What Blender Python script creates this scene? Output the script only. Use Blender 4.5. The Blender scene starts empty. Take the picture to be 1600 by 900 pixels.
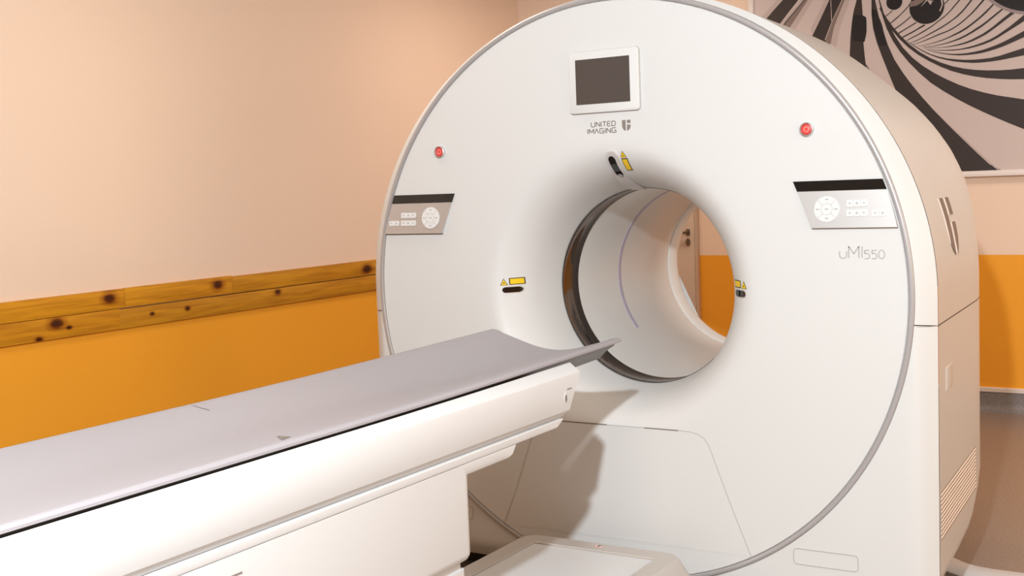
import bpy, bmesh, math, random
from mathutils import Vector, Matrix

C = bpy.context.scene.collection
S = bpy.context.scene
R = math.radians
ZC = 1.05                                # height of the bore axis above the floor

# ------------------------------------------------------------------ camera
cam_data = bpy.data.cameras.new('camera'); cam = bpy.data.objects.new('camera', cam_data); C.objects.link(cam)
cam_data.sensor_width = 36.0; cam_data.lens = 1873.45 * 36 / 1600; cam_data.clip_start = 0.05
yaw, pitch, roll = R(31.7117), R(4.9339), R(-2.1956)
f = Vector((-math.sin(yaw) * math.cos(pitch), math.cos(yaw) * math.cos(pitch), -math.sin(pitch)))
r0 = Vector((math.cos(yaw), math.sin(yaw), 0)); u0 = r0.cross(f)
r1 = r0 * math.cos(roll) + u0 * math.sin(roll); u1 = r1.cross(f)
M = Matrix((r1, u1, -f)).transposed().to_4x4(); M.translation = Vector((1.8115, -3.575, 0.3754 + ZC))
cam.matrix_world = M
S.camera = cam

# ------------------------------------------------------------------ world, lamps, exposure
w = bpy.data.worlds.new('world'); S.world = w; w.use_nodes = True
w.node_tree.nodes['Background'].inputs[0].default_value = (1, .9, .8, 1)
w.node_tree.nodes['Background'].inputs[1].default_value = 0.02
S.view_settings.view_transform = 'Standard'; S.view_settings.look = 'None'
S.view_settings.gamma = 1.0; S.view_settings.use_curve_mapping = False
S.view_settings.exposure = 0.10
def lamp(name, kind, loc, energy, color, **k):
    d = bpy.data.lights.new(name, kind); d.energy = energy; d.color = color
    for a, b in k.items(): setattr(d, a, b)
    o = bpy.data.objects.new(name, d); C.objects.link(o); o.location = loc
    return o
fl = lamp('flash', 'SPOT', (1.53, -3.7, 1.38 + ZC), 550, (0.85, 0.94, 1.0), shadow_soft_size=0.05, spot_size=R(110), spot_blend=.15)
fl.rotation_euler = (Vector((-0.4, 0.6, 0.95)) - fl.location).to_track_quat('-Z', 'Y').to_euler()
FILLS = [(1.0, -3.8, 32, (1.0, 0.77, 0.50)), (4.3, -1.5, 46, (1.0, 0.78, 0.56)), (-1.2, -.2, 12, (1.0, 0.86, 0.72)), (-1.4, 2.6, 16, (1.0, 0.82, 0.68)), (2.3, 2.2, 44, (1.0, 0.84, 0.72))]  # unseen fill lights, placed and tinted to balance the flash
for lx, ly, le, lc in FILLS:
    if lx > 4:                           # added fill light by the right-hand wall; no window is built there
        o = lamp('side_fill_light', 'AREA', (lx, ly, 1.7), le, lc, shape='RECTANGLE', size=1.3, size_y=2.2)
        o.rotation_euler = (0, R(90), 0)
    else:
        lamp('ceiling_fill_light', 'AREA', (lx, ly, 2.78), le, lc, shape='SQUARE', size=0.6)  # added fill under the ceiling to brighten walls and shadows; no fixtures

# ------------------------------------------------------------------ materials
def mat(name, col, rough=0.5, metal=0.0, spec=0.5, coat=0.0, bump=None):
    m = bpy.data.materials.new(name); m.use_nodes = True
    b = m.node_tree.nodes['Principled BSDF']
    b.inputs['Base Color'].default_value = (*col, 1); b.inputs['Roughness'].default_value = rough
    b.inputs['Metallic'].default_value = metal; b.inputs['Specular IOR Level'].default_value = spec
    b.inputs['Coat Weight'].default_value = coat
    nt = m.node_tree
    if bump:
        sc, st = bump
        tc = nt.nodes.new('ShaderNodeNewGeometry'); n = nt.nodes.new('ShaderNodeTexNoise'); n.inputs['Scale'].default_value = sc
        n.inputs['Detail'].default_value = 4
        bp = nt.nodes.new('ShaderNodeBump'); bp.inputs['Strength'].default_value = st; bp.inputs['Distance'].default_value = 0.002
        nt.links.new(tc.outputs['Position'], n.inputs['Vector'])
        nt.links.new(n.outputs['Fac'], bp.inputs['Height']); nt.links.new(bp.outputs['Normal'], b.inputs['Normal'])
    return m
def mottled(name, c0, c1, scale, rough=0.5, spec=0.4, bumpst=0.0, detail=6):
    m = mat(name, c0, rough, 0, spec); nt = m.node_tree; b = nt.nodes['Principled BSDF']
    g = nt.nodes.new('ShaderNodeNewGeometry'); n = nt.nodes.new('ShaderNodeTexNoise')
    n.inputs['Scale'].default_value = scale; n.inputs['Detail'].default_value = detail
    cr = nt.nodes.new('ShaderNodeValToRGB'); cr.color_ramp.elements[0].position = .35; cr.color_ramp.elements[1].position = .65
    cr.color_ramp.elements[0].color = (*c0, 1); cr.color_ramp.elements[1].color = (*c1, 1)
    nt.links.new(g.outputs['Position'], n.inputs['Vector']); nt.links.new(n.outputs['Fac'], cr.inputs['Fac'])
    nt.links.new(cr.outputs['Color'], b.inputs['Base Color'])
    if bumpst:
        bp = nt.nodes.new('ShaderNodeBump'); bp.inputs['Strength'].default_value = bumpst; bp.inputs['Distance'].default_value = .001
        nt.links.new(n.outputs['Fac'], bp.inputs['Height']); nt.links.new(bp.outputs['Normal'], b.inputs['Normal'])
    return m
PEACH = (0.87, 0.68, 0.54); ORANGE = (0.91, 0.39, 0.030)
def two_tone(name, zsplit):
    m = mat(name, PEACH, 0.55, 0, 0.25); nt = m.node_tree; b = nt.nodes['Principled BSDF']
    g = nt.nodes.new('ShaderNodeNewGeometry'); sx = nt.nodes.new('ShaderNodeSeparateXYZ'); lt = nt.nodes.new('ShaderNodeMath'); lt.operation = 'LESS_THAN'
    lt.inputs[1].default_value = zsplit
    mx = nt.nodes.new('ShaderNodeMix'); mx.data_type = 'RGBA'
    mx.inputs['A'].default_value = (*PEACH, 1); mx.inputs['B'].default_value = (*ORANGE, 1)
    n = nt.nodes.new('ShaderNodeTexNoise'); n.inputs['Scale'].default_value = 60; n.inputs['Detail'].default_value = 5
    bp = nt.nodes.new('ShaderNodeBump'); bp.inputs['Strength'].default_value = .08; bp.inputs['Distance'].default_value = .002
    L = nt.links.new
    L(g.outputs['Position'], sx.inputs[0]); L(sx.outputs['Z'], lt.inputs[0]); L(lt.outputs[0], mx.inputs['Factor'])
    L(mx.outputs['Result'], b.inputs['Base Color'])
    L(g.outputs['Position'], n.inputs['Vector']); L(n.outputs['Fac'], bp.inputs['Height']); L(bp.outputs['Normal'], b.inputs['Normal'])
    return m
WALL = two_tone('painted_wall', ZC - 0.135)
PLAIN = mat('plain_wall_paint', (.50, .46, .41), .7)
CEIL = mat('ceiling_paint', (.68, .66, .63), .8)
WHITE = mat('white_plastic', (.672, .668, .662), .45, 0, .35)
WHITE2 = mat('white_table_plastic', (.635, .64, .65), .40, 0, .4)
TUNNEL = mat('tunnel_plastic', (.80, .775, .74), .30, 0, .4)
SILVER = mat('silver_trim', (.46, .44, .445), .36, .35, .5)
PANELSILVER = mat('panel_silver', (.60, .585, .58), .42, .70, .5)
BUTTON = mat('button_white', (.72, .72, .72), .4)
GLOSSBLACK = mat('gloss_black', (.012, .010, .009), .06, 0, .5)
RINGBLACK = mat('bore_ring_black', (.030, .026, .024), .08, 0, .5)
SCREEN = mat('screen_glass', (.085, .070, .064), .12, 0, .6)
SEAM = mat('seam_shadow_gap', (.20, .16, .13), .7)
SEAMSOFT = mat('seam_soft', (.46, .43, .41), .6)
INK = mat('grey_ink', (.23, .195, .175), .5)
INKLIGHT = mat('pale_grey_ink', (.43, .41, .395), .5)
SYMBOL = mat('symbol_ink', (.30, .29, .29), .5)
YELLOW = mat('label_yellow', (.85, .56, .01), .45)
LABELBLACK = mat('label_black', (.05, .04, .015), .5)
RED = mat('stop_red', (.72, .06, .05), .35)
REDPALE = mat('stop_red_pale', (.86, .30, .27), .35)
VIOLET = mat('violet_strip', (.52, .47, .60), .4)
PAD = mat('grey_tabletop', (.345, .325, .35), .48, 0, .5)
CARBON = mat('dark_tabletop_underside', (.085, .075, .066), .35)
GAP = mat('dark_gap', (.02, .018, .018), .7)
FRAME = mat('base_frame_grey', (.56, .52, .49), .38, .3, .5)
GREYMARK = mat('table_mark_grey', (.19, .165, .15), .5)
EMBLEM = mat('emblem_brown_grey', (.17, .125, .11), .45)
EMBLEMEDGE = mat('emblem_edge', (.86, .80, .76), .3)
GRILLEBACK = mat('vent_back', (.42, .35, .30), .6)
GRILLE = mat('vent_grille', (.82, .76, .70), .45)
DARK = mat('dark_void', (.02, .018, .016), .8)
FLOOR = mottled('vinyl_floor', (.225, .178, .148), (.29, .235, .20), 90, .33, .45, .05)
COVE = mottled('grey_cove', (.20, .185, .185), (.25, .235, .235), 60, .4)
TRIMWHITE = mat('white_trim', (.74, .68, .64), .5)
DOORM = mat('door_paint', (.66, .52, .42), .45)
HANDLE = mat('door_handle_metal', (.18, .14, .11), .3, .8)
POSTERW = mat('print_white', (.62, .525, .50), .45, 0, .3)
POSTERD = mat('print_dark', (.040, .028, .025), .45, 0, .3)
POSTERB = mat('print_black', (.014, .010, .010), .45, 0, .3)
POSTERM = mat('print_mid', (.24, .175, .155), .45, 0, .3)
POSTERP = mat('print_pale', (.52, .43, .405), .45, 0, .3)
POSTERV = mat('print_mauve', (.34, .265, .275), .35, 0, .45)
PFRAME = mat('poster_frame_white', (.80, .73, .70), .4)

def wood(name, knots, tone):
    m = mat(name, (.5, .24, .02), .42, 0, .4); nt = m.node_tree; b = nt.nodes['Principled BSDF']; L = nt.links.new
    g = nt.nodes.new('ShaderNodeNewGeometry')
    mp = nt.nodes.new('ShaderNodeMapping'); mp.inputs['Scale'].default_value = (1, 1.4, 22); mp.inputs['Location'].default_value = (0, tone * 7, tone * 3)
    # grain bends round the knots
    L(g.outputs['Position'], mp.inputs['Vector'])
    n = nt.nodes.new('ShaderNodeTexNoise'); n.inputs['Scale'].default_value = 2.2; n.inputs['Detail'].default_value = 7; n.inputs['Distortion'].default_value = .5
    L(mp.outputs['Vector'], n.inputs['Vector'])
    cr = nt.nodes.new('ShaderNodeValToRGB')
    e = cr.color_ramp.elements; e[0].position = .33; e[0].color = (.50 * tone, .195 * tone, .008, 1); e[1].position = .62; e[1].color = (.70 * tone, .315 * tone, .014, 1)
    L(n.outputs['Fac'], cr.inputs['Fac'])
    last = cr.outputs['Color']
    for (ky, kz, kr) in knots:
        d = nt.nodes.new('ShaderNodeVectorMath'); d.operation = 'SUBTRACT'; d.inputs[1].default_value = (0, ky, kz)
        L(g.outputs['Position'], d.inputs[0])
        sc = nt.nodes.new('ShaderNodeVectorMath'); sc.operation = 'MULTIPLY'; sc.inputs[1].default_value = (0, .62 / kr, 1 / kr); L(d.outputs[0], sc.inputs[0])
        ln = nt.nodes.new('ShaderNodeVectorMath'); ln.operation = 'LENGTH'; L(sc.outputs[0], ln.inputs[0])
        ad = nt.nodes.new('ShaderNodeMath'); ad.operation = 'MULTIPLY_ADD'; ad.inputs[1].default_value = .9; L(n.outputs['Fac'], ad.inputs[0]); L(ln.outputs['Value'], ad.inputs[2])
        k = nt.nodes.new('ShaderNodeValToRGB'); ke = k.color_ramp.elements
        ke[0].position = .42; ke[0].color = (.09, .04, .015, 1); ke[1].position = 1.0; ke[1].color = (1, 1, 1, 1)
        q = ke.new(.56); q.color = (.30, .16, .08, 1)
        q = ke.new(.66); q.color = (.62, .50, .40, 1)
        dv = nt.nodes.new('ShaderNodeMath'); dv.operation = 'MULTIPLY'; dv.inputs[1].default_value = .46; L(ad.outputs[0], dv.inputs[0]); L(dv.outputs[0], k.inputs['Fac'])
        mx = nt.nodes.new('ShaderNodeMix'); mx.data_type = 'RGBA'; mx.blend_type = 'MULTIPLY'; mx.inputs['Factor'].default_value = 1
        L(last, mx.inputs['A']); L(k.outputs['Color'], mx.inputs['B']); last = mx.outputs['Result']
    L(last, b.inputs['Base Color'])
    bp = nt.nodes.new('ShaderNodeBump'); bp.inputs['Strength'].default_value = .15; bp.inputs['Distance'].default_value = .002
    L(n.outputs['Fac'], bp.inputs['Height']); L(bp.outputs['Normal'], b.inputs['Normal'])
    return m

# ------------------------------------------------------------------ helpers
def obj(name, verts, faces, m, parent=None, smooth=True, angle=35, bevel=0, seg=2):
    me = bpy.data.meshes.new(name)
    bm = bmesh.new()
    vs = [bm.verts.new(v) for v in verts]
    for fc in faces:
        try: bm.faces.new([vs[i] for i in fc])
        except ValueError: pass
    bmesh.ops.remove_doubles(bm, verts=bm.verts, dist=1e-6)
    bmesh.ops.recalc_face_normals(bm, faces=bm.faces)
    if bevel:
        ed = [e for e in bm.edges if len(e.link_faces) == 2 and e.calc_face_angle(0) > R(30)]
        bmesh.ops.bevel(bm, geom=ed, offset=bevel, segments=seg, profile=.5, affect='EDGES', clamp_overlap=True)
    bm.to_mesh(me); bm.free()
    if smooth:
        for p in me.polygons: p.use_smooth = True
        me.set_sharp_from_angle(angle=R(angle))
    me.materials.append(m)
    o = bpy.data.objects.new(name, me); C.objects.link(o)
    if parent: o.parent = parent; o.matrix_parent_inverse = Matrix.Identity(4); shift(o, parent)
    return o
def shift(o, parent):
    # geometry is written in world coordinates; bring it into the parent's frame
    off = Vector((0, 0, 0)); p = parent
    while p: off += p.location; p = p.parent
    if off.length > 0: o.data.transform(Matrix.Translation(-off))
def grid(rows, closed=False):
    n = len(rows[0]); v = [p for r in rows for p in r]; fc = []
    for i in range(len(rows) - 1):
        for j in range(n if closed else n - 1):
            k = (j + 1) % n
            fc.append((i * n + j, i * n + k, (i + 1) * n + k, (i + 1) * n + j))
    return v, fc
def box(x0, x1, y0, y1, z0, z1):
    v = [(x, y, z) for x in (x0, x1) for y in (y0, y1) for z in (z0, z1)]
    return v, [(0, 1, 3, 2), (4, 6, 7, 5), (0, 4, 5, 1), (2, 3, 7, 6), (0, 2, 6, 4), (1, 5, 7, 3)]
def merge(*parts):
    v, fc = [], []
    for a, b in parts:
        n = len(v); v += list(a); fc += [tuple(i + n for i in q) for q in b]
    return v, fc
def prism(poly, fn0, fn1):
    n = len(poly); v = [fn0(*p) for p in poly] + [fn1(*p) for p in poly]
    fc = [tuple(range(n)), tuple(range(2 * n - 1, n - 1, -1))] + [(i, (i + 1) % n, (i + 1) % n + n, i + n) for i in range(n)]
    return v, fc
def thing(name, label, cat, loc):
    o = bpy.data.objects.new(name, None); C.objects.link(o); o.location = loc; o.empty_display_size = .1
    o['label'] = label; o['category'] = cat
    return o
def struct(o): o['kind'] = 'structure'; return o
def lab(o, text): o['label'] = text; return o
def rrect(x0, x1, z0, z1, r, n=5):
    pts = []
    for cx, cz, a0 in ((x1 - r, z1 - r, 0), (x0 + r, z1 - r, 90), (x0 + r, z0 + r, 180), (x1 - r, z0 + r, 270)):
        for i in range(n + 1):
            a = R(a0 + 90 * i / n); pts.append((cx + r * math.cos(a), cz + r * math.sin(a)))
    return pts
def circle(cx, cz, rx, rz=None, n=28):
    rz = rz or rx
    return [(cx + rx * math.cos(2 * math.pi * i / n), cz + rz * math.sin(2 * math.pi * i / n)) for i in range(n)]
def pill(cx, cz, hx, hz, n=10):
    # rounded slot, long axis horizontal (hx > hz) or vertical
    if hx >= hz: return rrect(cx - hx, cx + hx, cz - hz, cz + hz, hz * .999, n)
    return rrect(cx - hx, cx + hx, cz - hz, cz + hz, hx * .999, n)
def front(poly, y0, y1):                  # plate lying on the scanner's front plane, standing out from y1 to y0
    return prism(poly, lambda x, z: (x, y0, z + ZC), lambda x, z: (x, y1, z + ZC))
def ribbon(path, wd, y, closed=False, dy=.0008):
    # flat line of width wd on the plane y = const, path in (x, z)
    out = []; n = len(path)
    for i, (x, z) in enumerate(path):
        a = path[i - 1] if (i > 0 or closed) else path[i]; b = path[(i + 1) % n] if (i < n - 1 or closed) else path[i]
        dx, dz = b[0] - a[0], b[1] - a[1]; l = math.hypot(dx, dz) or 1
        nx, nz = -dz / l * wd / 2, dx / l * wd / 2
        out.append(((x + nx, z + nz), (x - nx, z - nz)))
    rows = [[(p[0][0], y, p[0][1] + ZC), (p[1][0], y, p[1][1] + ZC), (p[1][0], y + dy, p[1][1] + ZC), (p[0][0], y + dy, p[0][1] + ZC)] for p in out]
    if closed: rows.append(rows[0])
    v, fc = grid(rows, True)
    if not closed: fc += [(0, 1, 2, 3), tuple(len(v) - 4 + i for i in (3, 2, 1, 0))]
    return v, fc

# stroke lettering: every glyph is a set of polylines in a box 1 wide, 1 high
def arc(cx, cz, rx, rz, a0, a1, n=8): return [(cx + rx * math.cos(R(a0 + (a1 - a0) * i / n)), cz + rz * math.sin(R(a0 + (a1 - a0) * i / n))) for i in range(n + 1)]
GL = {
 'U': [[(0, 1), (0, .2), (.06, .06), (.2, 0), (.8, 0), (.94, .06), (1, .2), (1, 1)]], 'N': [[(0, 0), (0, 1), (1, 0), (1, 1)]], 'I': [[(.5, 0), (.5, 1)]],
 'T': [[(0, 1), (1, 1)], [(.5, 1), (.5, 0)]], 'E': [[(1, 1), (.12, 1), (0, .88), (0, .12), (.12, 0), (1, 0)], [(0, .5), (.9, .5)]],
 'D': [[(0, 0), (0, 1), (.75, 1), (.95, .88), (1, .7), (1, .3), (.95, .12), (.75, 0), (0, 0)]], 'M': [[(0, 0), (0, 1), (.5, .25), (1, 1), (1, 0)]],
 'V': [[(0, 0), (.5, 1), (1, 0)]],           # the A of the maker's lettering has no crossbar
 'G': [[(1, 1), (.2, 1), (.05, .93), (0, .8), (0, .2), (.05, .07), (.2, 0), (1, 0), (1, .48), (.5, .48)]],
 'u': [[(0, .62), (0, .25)] + arc(.5, .28, .5, .28, 180, 360) + [(1, .62)]],
 '5': [[(.94, .64), (.10, .64)], [(.10, .64), (.10, .385)], [(.10, .385), (.30, .41)] + [(.62, .40), (.86, .33), (.95, .21), (.86, .07), (.62, .0), (.04, .0)]],
 '0': [arc(.5, .33, .5, .33, 90, 450, 16)],
}
def split_turns(st):
    out, cur = [], [st[0]]
    for i in range(1, len(st)):
        cur.append(st[i])
        if i < len(st) - 1:
            a, b = Vector(st[i]) - Vector(st[i - 1]), Vector(st[i + 1]) - Vector(st[i])
            if a.length and b.length and a.angle(b) > R(60): out.append(cur); cur = [st[i]]
    return out + [cur]
def lettering(items, x0, z0, y, hgt, wd):
    parts = []
    x = x0
    for ch, cw, gap in items:
        for st in [q for st in GL[ch] for q in split_turns(st)]:
            parts.append(ribbon([(x + px * cw, z0 + pz * hgt) for px, pz in st], wd, y))
        x += cw + gap
    return merge(*parts)

# ================================================================== SETTING
XL, YB, XR, YF, HC = -2.584, 3.76, 4.4, -6.2, 2.8
struct(obj('floor', *box(XL - .15, XR + .15, YF - .15, YB + .15, -.1, 0), FLOOR, smooth=False))
struct(obj('ceiling', *box(XL - .15, XR + .15, YF - .15, YB + .15, HC, HC + .1), CEIL, smooth=False))
struct(obj('wall_left', *box(XL - .15, XL, YF, YB, 0, HC), WALL, smooth=False))
struct(obj('wall_back', *box(XL - .15, XR + .15, YB, YB + .15, 0, HC), WALL, smooth=False))
struct(obj('wall_right', *box(XR, XR + .15, YF, YB, 0, HC), WALL, smooth=False))
struct(obj('wall_front', *box(XL - .15, XR + .15, YF - .15, YF, 0, HC), PLAIN, smooth=False))
# cove base and the white strip above it along the back wall
def cove(x0, x1):
    prof = [(YB, .116), (YB - .012, .116), (YB - .013, .05)] + [(YB - .013 - .04 + .04 * math.cos(R(a)), .05 - .05 * math.sin(R(a)) + .002) for a in (20, 40, 60, 80)] + [(YB - .06, 0.0), (YB, 0.0)]
    return prism(prof, lambda y, z: (x0, y, z), lambda y, z: (x1, y, z))
DX0, DX1 = -2.165, -1.265                 # the door in the back wall
for i, (a, b) in enumerate(((XL, DX0 - .07), (DX1 + .03, XR))):
    struct(obj('baseboard_back', *cove(a, b), COVE))
    struct(obj('trim_%d' % (i + 1), *prism([(YB, .116), (YB - .016, .116), (YB - .016, .138), (YB - .012, .142), (YB, .142)], lambda y, z: (a, y, z), lambda y, z: (b, y, z)), TRIMWHITE))
# wooden wall rail: two rows of planks on the left wall
rail = struct(bpy.data.objects.new('trim_3', None)); C.objects.link(rail)
XP = XL + .02
def plank(y0, y1, z0, z1, th, m):
    o = obj('plank', *box(XL - .001, XL + th, y0, y1, z0, z1), m, rail, bevel=.003)
    return o
z_ = lambda z: z + ZC
W = [wood('stained_pine_%d' % i, k, t) for i, (k, t) in enumerate([
    ([(.051, z_(-.066), .024)], 1.0), ([(.721, z_(-.068), .024)], .96), ([(1.909, z_(-.081), .026)], .88),
    ([(-.236, z_(-.145), .024), (-.175, z_(-.171), .009), (-.33, z_(-.205), .012)], .98), ([(.295, z_(-.163), .009), (.515, z_(-.163), .011), (1.151, z_(-.143), .016)], .84)])]
plank(-4.6, .140, z_(-.118), z_(-.030), .022, W[0])
plank(.1415, .824, z_(-.118), z_(-.029), .022, W[1])
plank(.8255, YB - .001, z_(-.120), z_(-.034), .0215, W[2])
plank(-4.6, .103, z_(-.212), z_(-.1195), .023, W[3])
plank(.1045, YB - .001, z_(-.214), z_(-.124), .019, W[4])

# door in the back wall, seen through the bore
door = struct(bpy.data.objects.new('door_1', None)); C.objects.link(door); door.location = (DX0, YB, 0)
obj('door_leaf', *box(DX0, DX1 - .012, YB - .045, YB - .005, .008, 2.06), DOORM, door, bevel=.003)
obj('door_frame', *merge(box(DX0 - .06, DX0 - .003, YB - .05, YB, 0, 2.13), box(DX1 - .009, DX1, YB - .05, YB, 0, 2.13), box(DX0 - .06, DX1, YB - .05, YB, 2.065, 2.13)), DOORM, door, bevel=.002)
hz = ZC + .020
hd = obj('door_handle', *merge(prism(circle(-1.322, hz, .008, n=12), lambda x, z: (x, YB - .10, z), lambda x, z: (x, YB - .046, z)),
     prism([(-1.435, hz - .007), (-1.318, hz - .009), (-1.313, hz), (-1.318, hz + .009), (-1.435, hz + .005)], lambda x, z: (x, YB - .105, z), lambda x, z: (x, YB - .088, z)),
     prism(rrect(-1.335, -1.309, hz - .022, hz + .022, .008), lambda x, z: (x, YB - .052, z), lambda x, z: (x, YB - .045, z))), HANDLE, door, bevel=.001)
obj('keyhole_plate', *prism(circle(-1.322, hz - .066, .014, .024, 20), lambda x, z: (x, YB - .055, z), lambda x, z: (x, YB - .045, z)), HANDLE, door)

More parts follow.
